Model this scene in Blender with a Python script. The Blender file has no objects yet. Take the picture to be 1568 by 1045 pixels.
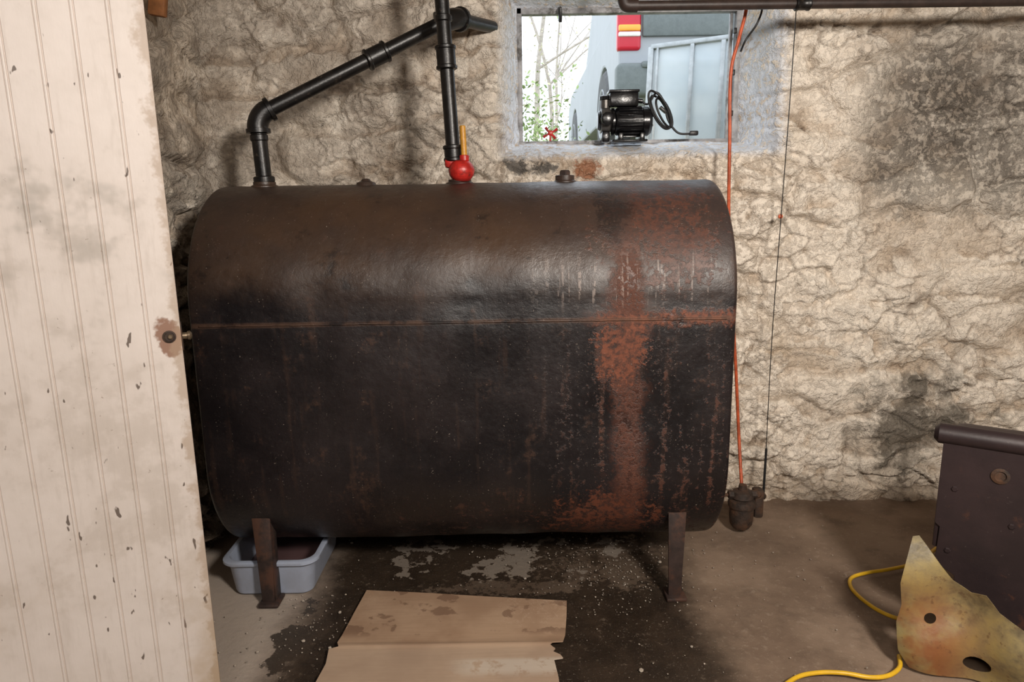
import bpy, bmesh, math, random
import numpy as np
from mathutils import Vector, Matrix
random.seed(4)
scene = bpy.context.scene
COL = scene.collection
R = math.radians

# ------------------------------------------------------------------ numpy noise
def h2(ix, iy, k):
    v = np.sin(ix*127.1 + iy*311.7 + k*74.7)*43758.5453
    return v - np.floor(v)
def vn(x, y, k=0):
    ix, iy = np.floor(x), np.floor(y)
    fx, fy = x-ix, y-iy
    fx = fx*fx*(3-2*fx); fy = fy*fy*(3-2*fy)
    a = h2(ix, iy, k); b = h2(ix+1, iy, k); c = h2(ix, iy+1, k); d = h2(ix+1, iy+1, k)
    return (a*(1-fx)+b*fx)*(1-fy)+(c*(1-fx)+d*fx)*fy
def fbm(x, y, k=0, o=4, g=.5):
    s = 0; a = 1; t = 0
    for i in range(o):
        s = s + a*vn(x*2**i+i*7.3, y*2**i-i*3.1, k+i); t += a; a *= g
    return s/t
def voro(x, y, k=0):
    ix, iy = np.floor(x), np.floor(y)
    F1 = np.full(x.shape, 9.); F2 = np.full(x.shape, 9.)
    DX = np.zeros(x.shape); DY = np.zeros(x.shape); CX = np.zeros(x.shape); CY = np.zeros(x.shape)
    for i in (-1, 0, 1):
        for j in (-1, 0, 1):
            cx, cy = ix+i, iy+j
            px = cx+.02+.96*h2(cx, cy, k); py = cy+.02+.96*h2(cx, cy, k+5)
            dx, dy = x-px, y-py
            d = np.sqrt(dx*dx+dy*dy)
            m = d < F1
            F2 = np.where(m, F1, np.minimum(F2, d))
            F1 = np.where(m, d, F1)
            DX = np.where(m, dx, DX); DY = np.where(m, dy, DY)
            CX = np.where(m, cx, CX); CY = np.where(m, cy, CY)
    return F1, F2, DX, DY, CX, CY
def sst(a, b, x):
    t = np.clip((x-a)/(b-a), 0, 1)
    return t*t*(3-2*t)

def stone(x, z, k=0):
    """rubble wall relief (m, towards the room), dirt mask, local height"""
    n1 = fbm(x*3, z*3, k+1)-.5; n2 = fbm(x*3, z*3, k+3)-.5
    n3 = fbm(x*13, z*13, k+2)-.5; n4 = fbm(x*13, z*13, k+4)-.5
    wx = x+.20*n1+.05*n3; wz = z+.16*n2+.040*n4
    F1, F2, DX, DY, CX, CY = voro(wx/.28, wz/.16, k+10)
    e = F2-F1; msk = sst(.42, .62, vn(x*5, z*5, k+8))
    g1 = (1-sst(0, .14, e))*msk
    tx = h2(CX, CY, k+21)-.5; tz = h2(CX, CY, k+22)-.5; hh = h2(CX, CY, k+23)
    soft = sst(0, .34, e)
    big = hh*.026*soft+(tx*DX*.050+tz*DY*.055)*soft-.010*g1
    F1b, F2b, DXb, DYb, CXb, CYb = voro(wx/.12+wz*1.5, wz/.070, k+30)
    eb = F2b-F1b
    m = sst(.42, .60, fbm(x*2.6, z*2.6, k+40, 3))
    tb = (h2(CXb, CYb, k+41)-.5)*DXb+(h2(CXb, CYb, k+42)-.5)*DYb
    sm_b = sst(0, .12, eb)
    med = (h2(CXb, CYb, k+43)*.013+tb*.038)*(.15+.85*sm_b)*(.10+.90*m)
    F1c, F2c, DXc, DYc, CXc, CYc = voro(wx/.050+3, wz/.032-wx*4, k+50)
    tc = (h2(CXc, CYc, k+51)-.5)*DXc+(h2(CXc, CYc, k+52)-.5)*DYc
    m3 = sst(.48, .62, fbm(x*4.2, z*4.2, k+60, 3))
    tiny = (tc*.020+h2(CXc, CYc, k+53)*.007)*m3*sst(0, .08, F2c-F1c)
    ph = z/.15+2.6*(fbm(x*1.5, z*1.5, k+65, 3)-.5)+.5*n3
    saw = ph-np.floor(ph)
    ml = sst(.50, .64, fbm(x*2.1+9, z*3.1, k+66, 3))
    ledge = (saw*sst(1., .90, saw)-.4)*.017*ml
    r = 1-np.abs(2*fbm(x*5, z*6.5, k+70, 4)-1)
    crack = sst(.970, .992, r)*sst(.45, .58, vn(x*4, z*4, k+71))
    f = (fbm(x*26, z*26, k+80, 3)-.5)*.008*(.5+m)+(fbm(x*8, z*9, k+85, 3)-.5)*.020
    h = big+med+tiny+ledge-crack*.008+f+(fbm(x*1.4, z*1.4, k+90, 2)-.5)*.045
    cav = np.clip(g1*.5+crack*.8+(1-sm_b)*.6*m+(1-sst(.0, .10, saw))*ml*.5+(1-sst(0, .07, F2c-F1c))*m3*.25, 0, 1)
    loc = np.clip(.5+(med+tiny+ledge+f)*22+(hh-.5)*.25, 0, 1)
    return h*1.1, cav, loc

# ------------------------------------------------------------------ shader helpers
class S:
    def __init__(s, c, o): s.c = c; s.o = o
    def _m(s, op, b=None, r=False, cl=False):
        n = s.c.nt.nodes.new('ShaderNodeMath'); n.operation = op; n.use_clamp = cl
        A, B = (b, s) if r else (s, b)
        for i, v in enumerate((A, B)):
            if v is None: continue
            if isinstance(v, S): s.c.nt.links.new(v.o, n.inputs[i])
            else: n.inputs[i].default_value = v
        return S(s.c, n.outputs[0])
    def __add__(s, b): return s._m('ADD', b)
    def __radd__(s, b): return s._m('ADD', b)
    def __sub__(s, b): return s._m('SUBTRACT', b)
    def __rsub__(s, b): return s._m('SUBTRACT', b, True)
    def __mul__(s, b): return s._m('MULTIPLY', b)
    def __rmul__(s, b): return s._m('MULTIPLY', b)
    def __truediv__(s, b): return s._m('DIVIDE', b)
    def abs(s): return s._m('ABSOLUTE')
    def mx(s, b): return s._m('MAXIMUM', b)
    def mn(s, b): return s._m('MINIMUM', b)
    def cl(s): return s._m('ADD', 0., cl=True)
    def pw(s, b): return s._m('POWER', b)
    def sm(s, a, b):
        n = s.c.nt.nodes.new('ShaderNodeMapRange'); n.interpolation_type = 'SMOOTHSTEP'
        s.c.nt.links.new(s.o, n.inputs[0])
        if a < b:
            n.inputs[1].default_value = a; n.inputs[2].default_value = b
            n.inputs[3].default_value = 0; n.inputs[4].default_value = 1
        else:
            n.inputs[1].default_value = b; n.inputs[2].default_value = a
            n.inputs[3].default_value = 1; n.inputs[4].default_value = 0
        return S(s.c, n.outputs[0])
class Mt:
    def __init__(s, name, rough=.6, metal=0., spec=.5):
        s.m = bpy.data.materials.new(name); s.m.use_nodes = True
        s.nt = s.m.node_tree
        s.b = s.nt.nodes['Principled BSDF']
        s.b.inputs['Roughness'].default_value = rough
        s.b.inputs['Metallic'].default_value = metal
        s.b.inputs['Specular IOR Level'].default_value = spec
        s.tc = s.nt.nodes.new('ShaderNodeTexCoord')
        s.vec = s.tc.outputs['Object']
    def xyz(s):
        n = s.nt.nodes.new('ShaderNodeSeparateXYZ'); s.nt.links.new(s.vec, n.inputs[0])
        return [S(s, o) for o in n.outputs]
    def scaled(s, sx, sy, sz):
        n = s.nt.nodes.new('ShaderNodeMapping'); n.inputs['Scale'].default_value = (sx, sy, sz)
        s.nt.links.new(s.vec, n.inputs[0]); return n.outputs[0]
    def noise(s, scale, det=3, ro=.6, vec=None, dist=0., off=None):
        n = s.nt.nodes.new('ShaderNodeTexNoise')
        v = vec if vec is not None else s.vec
        if off is not None:
            a = s.nt.nodes.new('ShaderNodeVectorMath'); a.operation = 'ADD'
            s.nt.links.new(v, a.inputs[0]); a.inputs[1].default_value = (off, off*1.7, off*.6); v = a.outputs[0]
        s.nt.links.new(v, n.inputs['Vector'])
        n.inputs['Scale'].default_value = scale; n.inputs['Detail'].default_value = det
        n.inputs['Roughness'].default_value = ro; n.inputs['Distortion'].default_value = dist
        return S(s, n.outputs[0])
    def attr(s, name):
        n = s.nt.nodes.new('ShaderNodeAttribute'); n.attribute_name = name
        return S(s, n.outputs['Fac'])
    def mix(s, f, a, b):
        n = s.nt.nodes.new('ShaderNodeMix'); n.data_type = 'RGBA'
        ii = [n.inputs[0], n.inputs[6], n.inputs[7]]
        for i, v in zip(ii, (f, a, b)):
            if isinstance(v, S): s.nt.links.new(v.o, i)
            elif isinstance(v, (int, float)): i.default_value = v
            else: i.default_value = (*v, 1)
        return S(s, n.outputs[2])
    def col(s, c):
        if isinstance(c, S): s.nt.links.new(c.o, s.b.inputs['Base Color'])
        else: s.b.inputs['Base Color'].default_value = (*c, 1)
    def rough(s, r): s.nt.links.new(r.o, s.b.inputs['Roughness'])
    def bump(s, h, st=.5, d=.01):
        n = s.nt.nodes.new('ShaderNodeBump'); n.inputs['Strength'].default_value = st; n.inputs['Distance'].default_value = d
        s.nt.links.new(h.o, n.inputs['Height']); s.nt.links.new(n.outputs[0], s.b.inputs['Normal'])

def simple(name, c, rough=.5, metal=0., var=.25, vs=30, dirt=None, dirtamt=.5, bump=.15, bs=None):
    m = Mt(name, rough, metal)
    n = m.noise(vs, 4, .65)
    d = tuple(v*(1-var) for v in c); b = tuple(min(1, v*(1+var)) for v in c)
    cc = m.mix(n.sm(.3, .7), d, b)
    if dirt:
        cc = m.mix(m.noise(vs*.45, 5, .7, off=4.2).sm(.62-.3*dirtamt, .72-.15*dirtamt), cc, dirt)
    m.col(cc)
    if bump: m.bump(m.noise(bs or vs*3, 3, .6), bump, .004)
    return m.m

# ------------------------------------------------------------------ mesh helpers
def link(name, me, mat=None, parent=None, smooth=False, M=None):
    o = bpy.data.objects.new(name, me); COL.objects.link(o)
    if mat: me.materials.append(mat)
    if smooth: me.polygons.foreach_set('use_smooth', [True]*len(me.polygons))
    if M is not None: o.matrix_world = M
    if parent: o.parent = parent
    return o
def empty(name, loc=(0, 0, 0)):
    o = bpy.data.objects.new(name, None); COL.objects.link(o); o.empty_display_size = .05
    return o
def autosmooth(o, ang=40):
    me = o.data
    me.polygons.foreach_set('use_smooth', [True]*len(me.polygons))
    try: me.set_sharp_from_angle(angle=R(ang))
    except Exception: pass
def box(name, c, s, mat, parent=None, rot=(0, 0, 0), bev=.003, M=None, seg=2, taper=None):
    bm = bmesh.new(); bmesh.ops.create_cube(bm, size=1)
    if taper:
        for v in bm.verts:
            if v.co.z < 0: v.co.x *= taper; v.co.y *= taper
    bmesh.ops.scale(bm, vec=s, verts=bm.verts)
    if bev: bmesh.ops.bevel(bm, geom=bm.edges[:], offset=min(bev, min(s)*.45), segments=seg, profile=.5, affect='EDGES')
    T = Matrix.Translation(c) @ (Matrix.Rotation(rot[2], 4, 'Z') @ Matrix.Rotation(rot[1], 4, 'Y') @ Matrix.Rotation(rot[0], 4, 'X'))
    if M is not None: T = M @ T
    bmesh.ops.transform(bm, matrix=T, verts=bm.verts)
    me = bpy.data.meshes.new(name); bm.to_mesh(me); bm.free()
    o = link(name, me, mat, parent); autosmooth(o, 30); return o
def frame_of(d):
    d = Vector(d).normalized()
    a = Vector((0, 0, 1)) if abs(d.z) < .9 else Vector((1, 0, 0))
    u = d.cross(a).normalized(); v = d.cross(u).normalized()
    return u, v, d
def lathe(name, prof, org, d, mat, parent=None, seg=32, ang=35):
    u, v, d = frame_of(d); org = Vector(org)
    vs = []; fs = []
    for r, h in prof:
        for i in range(seg):
            a = 2*math.pi*i/seg
            vs.append(org+d*h+(u*math.cos(a)+v*math.sin(a))*r)
    for j in range(len(prof)-1):
        for i in range(seg):
            k = (i+1) % seg
            fs.append((j*seg+i, j*seg+k, (j+1)*seg+k, (j+1)*seg+i))
    fs.append(tuple(range(seg))); fs.append(tuple(range((len(prof)-1)*seg, len(prof)*seg)))
    me = bpy.data.meshes.new(name); me.from_pydata([tuple(q) for q in vs], [], fs)
    bm = bmesh.new(); bm.from_mesh(me); bmesh.ops.remove_doubles(bm, verts=bm.verts, dist=1e-6)
    bmesh.ops.recalc_face_normals(bm, faces=bm.faces); bm.to_mesh(me); bm.free()
    o = link(name, me, mat, parent); autosmooth(o, ang); return o
def cyl(name, p0, p1, r, mat, parent=None, seg=24, bev=.002, r2=None):
    p0, p1 = Vector(p0), Vector(p1); L = (p1-p0).length; r2 = r2 or r
    b = min(bev, r*.4, L*.3)
    return lathe(name, [(r-b, 0), (r, b), (r2, L-b), (r2-b, L)], p0, p1-p0, mat, parent, seg)
def cat(pts, n=10):
    P = [Vector(p) for p in pts]; out = []
    for i in range(len(P)-1):
        p0 = P[i-1] if i else P[0]*2-P[1]; p1 = P[i]; p2 = P[i+1]; p3 = P[i+2] if i+2 < len(P) else P[-1]*2-P[-2]
        for j in range(n):
            t = j/n
            out.append(.5*((2*p1)+(p2-p0)*t+(2*p0-5*p1+4*p2-p3)*t*t+(3*p1-p0-3*p2+p3)*t**3))
    out.append(P[-1]); return out
def sweep(name, pts, r, mat, parent=None, seg=12, smooth=True, n=10, rf=None):
    P = cat(pts, n) if smooth else [Vector(p) for p in pts]
    vs = []; fs = []; u = None
    for i, p in enumerate(P):
        t = (P[min(i+1, len(P)-1)]-P[max(i-1, 0)]).normalized()
        if u is None: u = frame_of(t)[0]
        u = (u-t*u.dot(t)).normalized(); v = t.cross(u)
        rr = r*(rf(i/(len(P)-1)) if rf else 1)
        for k in range(seg):
            a = 2*math.pi*k/seg; vs.append(tuple(p+(u*math.cos(a)+v*math.sin(a))*rr))
    for i in range(len(P)-1):
        for k in range(seg):
            q = (k+1) % seg; fs.append((i*seg+k, i*seg+q, (i+1)*seg+q, (i+1)*seg+k))
    fs.append(tuple(range(seg))[::-1]); fs.append(tuple(range((len(P)-1)*seg, len(P)*seg)))
    me = bpy.data.meshes.new(name); me.from_pydata(vs, [], fs)
    o = link(name, me, mat, parent); autosmooth(o, 50); return o
def arc(c, rx, ry, a0, a1, n=16):
    return [(c[0]+rx*math.cos(R(a0+(a1-a0)*i/n)), c[1]+ry*math.sin(R(a0+(a1-a0)*i/n))) for i in range(n+1)]
def plate(name, loops, th, M, mat, parent=None, bev=.0):
    cu = bpy.data.curves.new(name, 'CURVE'); cu.dimensions = '2D'; cu.fill_mode = 'BOTH'; cu.extrude = th/2
    if bev: cu.bevel_depth = bev; cu.bevel_resolution = 1; cu.offset = -bev
    for lp in loops:
        sp = cu.splines.new('POLY'); sp.points.add(len(lp)-1)
        for p, q in zip(sp.points, lp): p.co = (q[0], q[1], 0, 1)
        sp.use_cyclic_u = True
    t = bpy.data.objects.new('t', cu); COL.objects.link(t)
    bpy.context.view_layer.update()
    me = bpy.data.meshes.new_from_object(t.evaluated_get(bpy.context.evaluated_depsgraph_get()))
    bpy.data.objects.remove(t)
    me.name = name; me.materials.clear(); me.transform(M)
    o = link(name, me, mat, parent); autosmooth(o, 30); return o
def grid(name, nu, nv, fn, mat, attrs=None, keep=None, parent=None):
    U, V = np.meshgrid(np.linspace(0, 1, nu), np.linspace(0, 1, nv))
    X, Y, Z, at = fn(U, V)
    co = np.stack([X.ravel(), Y.ravel(), Z.ravel()], 1)
    i = np.arange(nu*nv).reshape(nv, nu)
    q = np.stack([i[:-1, :-1], i[:-1, 1:], i[1:, 1:], i[1:, :-1]], -1)
    if keep is not None:
        kk = keep(X, Z); kf = kk[:-1, :-1] | kk[:-1, 1:] | kk[1:, 1:] | kk[1:, :-1]
        q = q[kf]
    q = q.reshape(-1, 4)
    me = bpy.data.meshes.new(name)
    me.vertices.add(len(co)); me.vertices.foreach_set('co', co.ravel())
    me.loops.add(q.size); me.loops.foreach_set('vertex_index', q.ravel().astype(np.int32))
    me.polygons.add(len(q)); me.polygons.foreach_set('loop_start', np.arange(0, q.size, 4, dtype=np.int32))
    me.polygons.foreach_set('loop_total', np.full(len(q), 4, dtype=np.int32))
    me.update(calc_edges=True); me.validate()
    for k, v in at.items():
        a = me.attributes.new(k, 'FLOAT', 'POINT'); a.data.foreach_set('value', v.ravel().astype(np.float32))
    return link(name, me, mat, parent, smooth=True)

# ------------------------------------------------------------------ materials: room
def wall_mat(name, soot_shade=True, side=False):
    m = Mt(name, .8, 0, .3)
    x, y, z = m.xyz()
    n1 = m.noise(2.2, 4, .6); n2 = m.noise(9, 4, .65, off=3); n3 = m.noise(42, 4, .72, off=8)
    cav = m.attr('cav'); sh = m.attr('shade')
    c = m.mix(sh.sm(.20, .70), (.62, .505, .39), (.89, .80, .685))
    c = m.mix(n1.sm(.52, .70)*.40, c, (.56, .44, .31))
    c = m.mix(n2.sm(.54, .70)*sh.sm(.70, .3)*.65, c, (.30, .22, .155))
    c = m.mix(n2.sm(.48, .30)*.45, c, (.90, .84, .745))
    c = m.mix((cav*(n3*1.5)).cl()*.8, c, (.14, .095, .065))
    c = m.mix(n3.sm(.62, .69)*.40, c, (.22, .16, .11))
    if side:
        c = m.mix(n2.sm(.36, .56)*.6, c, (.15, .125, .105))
    if soot_shade:
        ul = x.sm(.25, -.4)*z.sm(.95, 1.3)  # upper left: grime plus darker wall shading painted into the colour
        c = m.mix(ul*(n2.sm(.34, .58)*.45+.12), c, (.20, .155, .12))
        ctr = (x-.30).abs().sm(1.1, .4)*z.sm(1.42, 1.30)*n3.sm(.42, .56)*.35
        c = m.mix(ctr, c, (.26, .18, .11))
        dx = (x-1.66).abs()/.42; dz = (z-1.45).abs()/.33
        so = (dx*dx+dz*dz+(n1-.5)*3.+(n2-.5)*2.2)
        so = so.sm(1.7, .2)*x.sm(1.15, 1.40)
        c = m.mix(so*(n2.sm(.25, .5)*.35+n3.sm(.38, .56)*.35+.25)*(sh.sm(1.0, .35)*.45+.55), c, (.080, .070, .060))
        topr = x.sm(1.1, 1.5)*z.sm(1.15, 1.55)*n2.sm(.36, .6)*.40
        c = m.mix(topr, c, (.20, .17, .14))
        lo = (z+(n1-.5)*.5).sm(.26, .0)
        c = m.mix(lo*.5, c, (.30, .21, .13))
        lr = ((x-1.56).abs()/.30+(z-.30).abs()/.26+(n2-.5)*3.5+(n3-.5)*1.5).sm(1.3, .3)
        c = m.mix(lr*.85, c, (.085, .068, .048))
        rs = (((x-.285)/.06).abs().pw(2.)+((z-1.320)/.05).abs().pw(2.)+(n3-.5)*3.).sm(1., .3)
        c = m.mix(rs*.85, c, (.28, .09, .025))
        bs = (((x-.09)/.12).abs().pw(2.)+((z-1.335)/.04).abs().pw(2.)+(n2-.5)*5.+(n3-.5)*2.5).sm(1., .3)
        c = m.mix(bs*.85, c, (.03, .028, .028))
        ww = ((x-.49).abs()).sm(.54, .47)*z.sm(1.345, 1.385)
        c = m.mix(ww*.9*n3.sm(.62, .50), c, (.72, .77, .85))  # white plaster around the window, blue sky light painted into its colour
    m.col(c)
    m.bump(n3*.8+n2*.7+n3.sm(.45, .6)*.25, .8, .013)
    return m.m
M_wall = wall_mat('limewashed_rubble')
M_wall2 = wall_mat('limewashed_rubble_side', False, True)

WX0, WX1, WZ0, WZ1, WY = -1.10, 2.9, -.05, 2.07, 2.60
WI = (.045, .885, 1.432, 1.915)
WO = (-.055, .985, 1.360, 2.00)
WYI = 2.78
def zz_(V): return WZ0+(WZ1-WZ0)*V
def wall_back_fn(U, V):
    X = WX0+(WX1-WX0)*U; Z = zz_(V)
    h, cav, sh = stone(X, Z, 0)
    Y = WY-h
    Y = Y-.16*sst(-.88, -1.08, X)**2*1.0
    jit = .02*(fbm(X*9, Z*9, 99, 3)-.5)
    t = np.maximum.reduce([(WI[0]-X)/(WI[0]-WO[0]), (X-WI[1])/(WO[1]-WI[1]), (WI[2]-Z)/(WI[2]-WO[2]), (Z-WI[3])/(WO[3]-WI[3])])
    inn = WYI+0*X
    tt = np.clip(t+jit*14*(t > 0.05), 0, 1)
    w = sst(.0, 1., tt)**.75
    Y = np.where(t <= 0.02, inn, inn*(1-w)+Y*w - .020*(fbm(X*14, Z*14, 7, 3)-.5)*(w < .98))
    lim = np.where((X > -.95) & (X < .68) & (Z > .38) & (Z < 1.0), 2.545, 2.50)
    Y = np.maximum(Y, lim)
    return X, Y, Z, {'cav': cav*np.clip(t, 0, 1), 'shade': sh}
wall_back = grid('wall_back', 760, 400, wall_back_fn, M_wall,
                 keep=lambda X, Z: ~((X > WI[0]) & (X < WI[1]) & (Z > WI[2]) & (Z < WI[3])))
def wall_left_fn(U, V):
    Y = 1.36+1.24*U; Z = zz_(V)
    h, cav, sh = stone(Y+11.3, Z+4.1, 3)
    X = -1.095+h*1.3
    return X, Y, Z, {'cav': cav, 'shade': sh*.8}
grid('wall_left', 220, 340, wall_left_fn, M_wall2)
def ret_fn(U, V):
    X = -2.1+1.06*U; Z = zz_(V); h, cav, sh = stone(X+21, Z+4, 3)
    return X, 1.37-h, Z, {'cav': cav, 'shade': sh}
grid('wall_left_return', 80, 120, ret_fn, M_wall2)
def side_fn(x):
    def f(U, V):
        Y = -1.7+4.35*U; Z = zz_(V); h, cav, sh = stone(Y+31+x, Z+7, 3)
        return x-h*np.sign(x), Y, Z, {'cav': cav, 'shade': sh}
    return f
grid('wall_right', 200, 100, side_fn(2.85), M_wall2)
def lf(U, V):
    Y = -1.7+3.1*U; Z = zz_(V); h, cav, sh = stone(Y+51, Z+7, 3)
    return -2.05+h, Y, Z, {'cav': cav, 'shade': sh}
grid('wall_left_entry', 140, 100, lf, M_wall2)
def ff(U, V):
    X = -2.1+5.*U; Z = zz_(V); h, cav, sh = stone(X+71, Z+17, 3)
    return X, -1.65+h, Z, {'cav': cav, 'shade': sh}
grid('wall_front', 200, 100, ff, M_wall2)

mc = simple('ceiling_boards_old', (.34, .27, .20), .8, 0, .3, 6)
cl_e = empty('ceiling')
for i in range(25):
    box('ceiling_board_%d' % i, (-2.02+i*.205, .58, 2.075), (.2, 4.5, .03), mc, cl_e, bev=.004)

# floor
m = Mt('stained_concrete', .75, 0, .4)
x, y, z = m.xyz()
n1 = m.noise(2.4, 4, .6); n2 = m.noise(8, 5, .65, off=2); n3 = m.noise(45, 4, .7, off=5); n4 = m.noise(220, 2, .6)
c = m.mix(n1.sm(.35, .65), (.27, .195, .14), (.165, .112, .078))
c = m.mix(n2.sm(.5, .7)*.5, c, (.11, .075, .052))
c = m.mix(n3.sm(.55, .68)*.30, c, (.38, .31, .24))
c = m.mix(x.sm(-.55, -.75)*.8, c, (.48, .41, .35))
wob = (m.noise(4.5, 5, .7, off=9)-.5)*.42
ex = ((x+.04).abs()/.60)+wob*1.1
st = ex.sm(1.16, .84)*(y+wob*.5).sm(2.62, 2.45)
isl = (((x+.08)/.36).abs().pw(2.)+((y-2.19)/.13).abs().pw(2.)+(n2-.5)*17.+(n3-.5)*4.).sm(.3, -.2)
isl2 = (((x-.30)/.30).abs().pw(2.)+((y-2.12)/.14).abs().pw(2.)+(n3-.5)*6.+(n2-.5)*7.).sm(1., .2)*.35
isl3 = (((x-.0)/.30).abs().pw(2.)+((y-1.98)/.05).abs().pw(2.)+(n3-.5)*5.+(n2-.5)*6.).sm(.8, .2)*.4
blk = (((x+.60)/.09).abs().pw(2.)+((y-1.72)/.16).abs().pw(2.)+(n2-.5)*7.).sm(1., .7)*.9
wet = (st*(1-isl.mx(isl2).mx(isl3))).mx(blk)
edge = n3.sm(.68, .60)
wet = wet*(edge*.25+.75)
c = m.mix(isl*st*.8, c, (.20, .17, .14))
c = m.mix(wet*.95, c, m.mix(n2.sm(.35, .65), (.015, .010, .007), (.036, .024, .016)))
c = m.mix((n4.sm(.66, .72))*.35, c, (.50, .43, .35))
m.col(c); m.rough(.82-wet*.40+(n3-.5)*.2)
m.bump(n3*.8+n2*.8, .35, .008)
def floor_fn(U, V):
    X = -2.15+5.1*U; Y = -1.75+4.5*V
    return X, Y, (fbm(X*2.2, Y*2.2, 5, 4)-.5)*.012-.004, {}
grid('floor', 300, 260, floor_fn, m.m)

# ------------------------------------------------------------------ oil tank
TX0, TX1, TY, TR, TZB, TZT = -.885, .618, 2.19, .34, .459, .925
m = Mt('oil_tank_steel', .45, 0, .5)
x, y, z = m.xyz()
n1 = m.noise(3, 4, .6); n2 = m.noise(13, 5, .7, off=3); n3 = m.noise(60, 4, .75, off=6); n4 = m.noise(210, 2, .6, off=1)
sv = m.scaled(34, 6, 2.0); streak = m.noise(1., 3, .6, vec=sv)
sv2 = m.scaled(90, 8, 4.5); streak2 = m.noise(1., 2, .6, vec=sv2)
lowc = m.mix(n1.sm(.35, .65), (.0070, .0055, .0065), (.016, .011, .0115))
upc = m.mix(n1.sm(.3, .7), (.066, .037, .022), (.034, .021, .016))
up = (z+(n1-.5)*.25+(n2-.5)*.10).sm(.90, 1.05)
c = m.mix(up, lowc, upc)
c = m.mix(x.sm(-.1, .5)*z.sm(.9, 1.1)*.6, c, (.036, .028, .030))
c = m.mix((streak*.6+n2*.4).sm(.53, .63)*.36, c, (.044, .024, .017))
c = m.mix(n2.sm(.56, .68)*n3.sm(.42, .60)*.50, c, (.070, .034, .021))
c = m.mix(n2.sm(.42, .30)*.6, c, (.010, .008, .008))
cx = (x-.325+(m.noise(5, 3, .6, off=14)-.5)*.10).abs()
stripe = (cx+(n3-.5)*.15+(n2-.5)*.12).sm(.066, .020)*z.sm(1.20, 1.0)*z.sm(.20, .28)*(n2.sm(.34, .50)*.55+.45)
cross = ((z-.885).abs()+(n3-.5)*.06+(n2-.5)*.04).sm(.030, .006)*x.sm(.18, .27)*n2.sm(.34, .50)
blob = (((x-.30)/.080).abs().pw(2.)+((z-.80)/.11).abs().pw(2.)+(n3-.5)*4.+(n2-.5)*3.).sm(1.1, .3)
blob2 = (((x-.26)/.17).abs().pw(2.)+((z-.25)/.11).abs().pw(2.)+(n3-.5)*4.5+(n2-.5)*6.).sm(1.0, .0)*.7
top = (((x-.42)/.18).abs().pw(2.)+((z-1.12)/.15).abs().pw(2.)+(n3-.5)*4.5+(n2-.5)*4.5).sm(1.1, .0)*.42
spots = (n3*.65+streak*.35).sm(.55, .60)*x.sm(.02, .28)*z.sm(.92, .7)
spots2 = (n3*.6+n2*.4).sm(.54, .60)*z.sm(.44, .22)*x.sm(-.6, .0)*.7
seamr = ((z-.882).abs()).sm(.010, .003)*n2.sm(.35, .55)*.5
rust = (stripe*(n3.sm(.40, .55)*.75+.25)).mx(cross).mx(blob).mx(blob2).mx(top).mx(spots*.85).mx(spots2)
rc = m.mix(n3.sm(.38, .62), (.20, .058, .026), (.075, .027, .016))
c = m.mix(rust.cl()*.85, c, rc)
c = m.mix(seamr, c, (.12, .065, .042))
pale = n4.sm(.67, .71)*streak2.sm(.48, .64)
c = m.mix(pale*.55, c, (.36, .30, .25))
pst = (streak2.sm(.56, .64))*((z-.99).abs().sm(.09, .03))*x.sm(.0, .2)*x.sm(.60, .5)
c = m.mix(pst*.45*n3.sm(.46, .56), c, (.42, .34, .30))
blk = (((x-.29)/.06).abs().pw(2.)+((z-1.17)/.08).abs().pw(2.)+(n3-.5)*4.+(n2-.5)*4.).sm(1., .3)
c = m.mix(blk*.7, c, (.010, .009, .009))
m.col(c)
m.rough((.41+(n3-.5)*.32+rust*.32+(n1-.5)*.35+(n2-.5)*.28).cl())
m.bump(n3*.35+n1*2.4+n2*.45+rust*.6, .40, .008)
M_tank = m.m
tank = empty('oil_tank')
prof = []
for i in range(49):
    a = math.pi*i/48; prof.append((TY-TR*math.cos(a), TZT+TR*math.sin(a)))
for i in range(1, 12): prof.append((TY+TR, TZT+(TZB-TZT)*i/12))
for i in range(49):
    a = math.pi*i/48; prof.append((TY+TR*math.cos(a), TZB-TR*math.sin(a)))
for i in range(1, 12): prof.append((TY-TR, TZB+(TZT-TZB)*i/12))
P = np.array(prof); NP = len(P)
def inset(d):
    rr = []
    for (py, pz) in P:
        zc = TZT if pz > TZT else (TZB if pz < TZB else pz)
        v = np.array([py-TY, pz-zc]); L = np.linalg.norm(v); rr.append((TY+v[0]/L*(TR-d), zc+v[1]/L*(TR-d)))
    return rr
stations = []
def dome(x0, sgn):
    out = [(x0-sgn*.010, .0), (x0-sgn*.004, .0012), (x0, .005), (x0+sgn*.001, .010), (x0-sgn*.006, .014), (x0-sgn*.006, .030)]
    for q in (.06, .10, .15, .20, .26, .31): out.append((x0-sgn*.006+sgn*.030*(q/.31)**.6, q+.02))
    return out
for xx, d in reversed(dome(TX0, -1)): stations.append((xx, d))
NS = 110
for i in range(2, NS-1):
    stations.append((TX0+(TX1-TX0)*i/NS, 0.))
for xx, d in dome(TX1, 1): stations.append((xx, d))
SX = np.array([s[0] for s in stations]); JJ = np.arange(NP)
GX, GJ = np.meshgrid(SX, JJ, indexing='ij')
arcl = np.cumsum(np.r_[0, np.linalg.norm(np.diff(P, axis=0), axis=1)])
GA = arcl[GJ]
DN = (fbm(GX*3.2, GA*3.2, 3, 3)-.5)*.014+(fbm(GX*8, GA*8, 13, 3)-.5)*.006
PZ = P[:, 1][GJ]; PY = P[:, 0][GJ]
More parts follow.
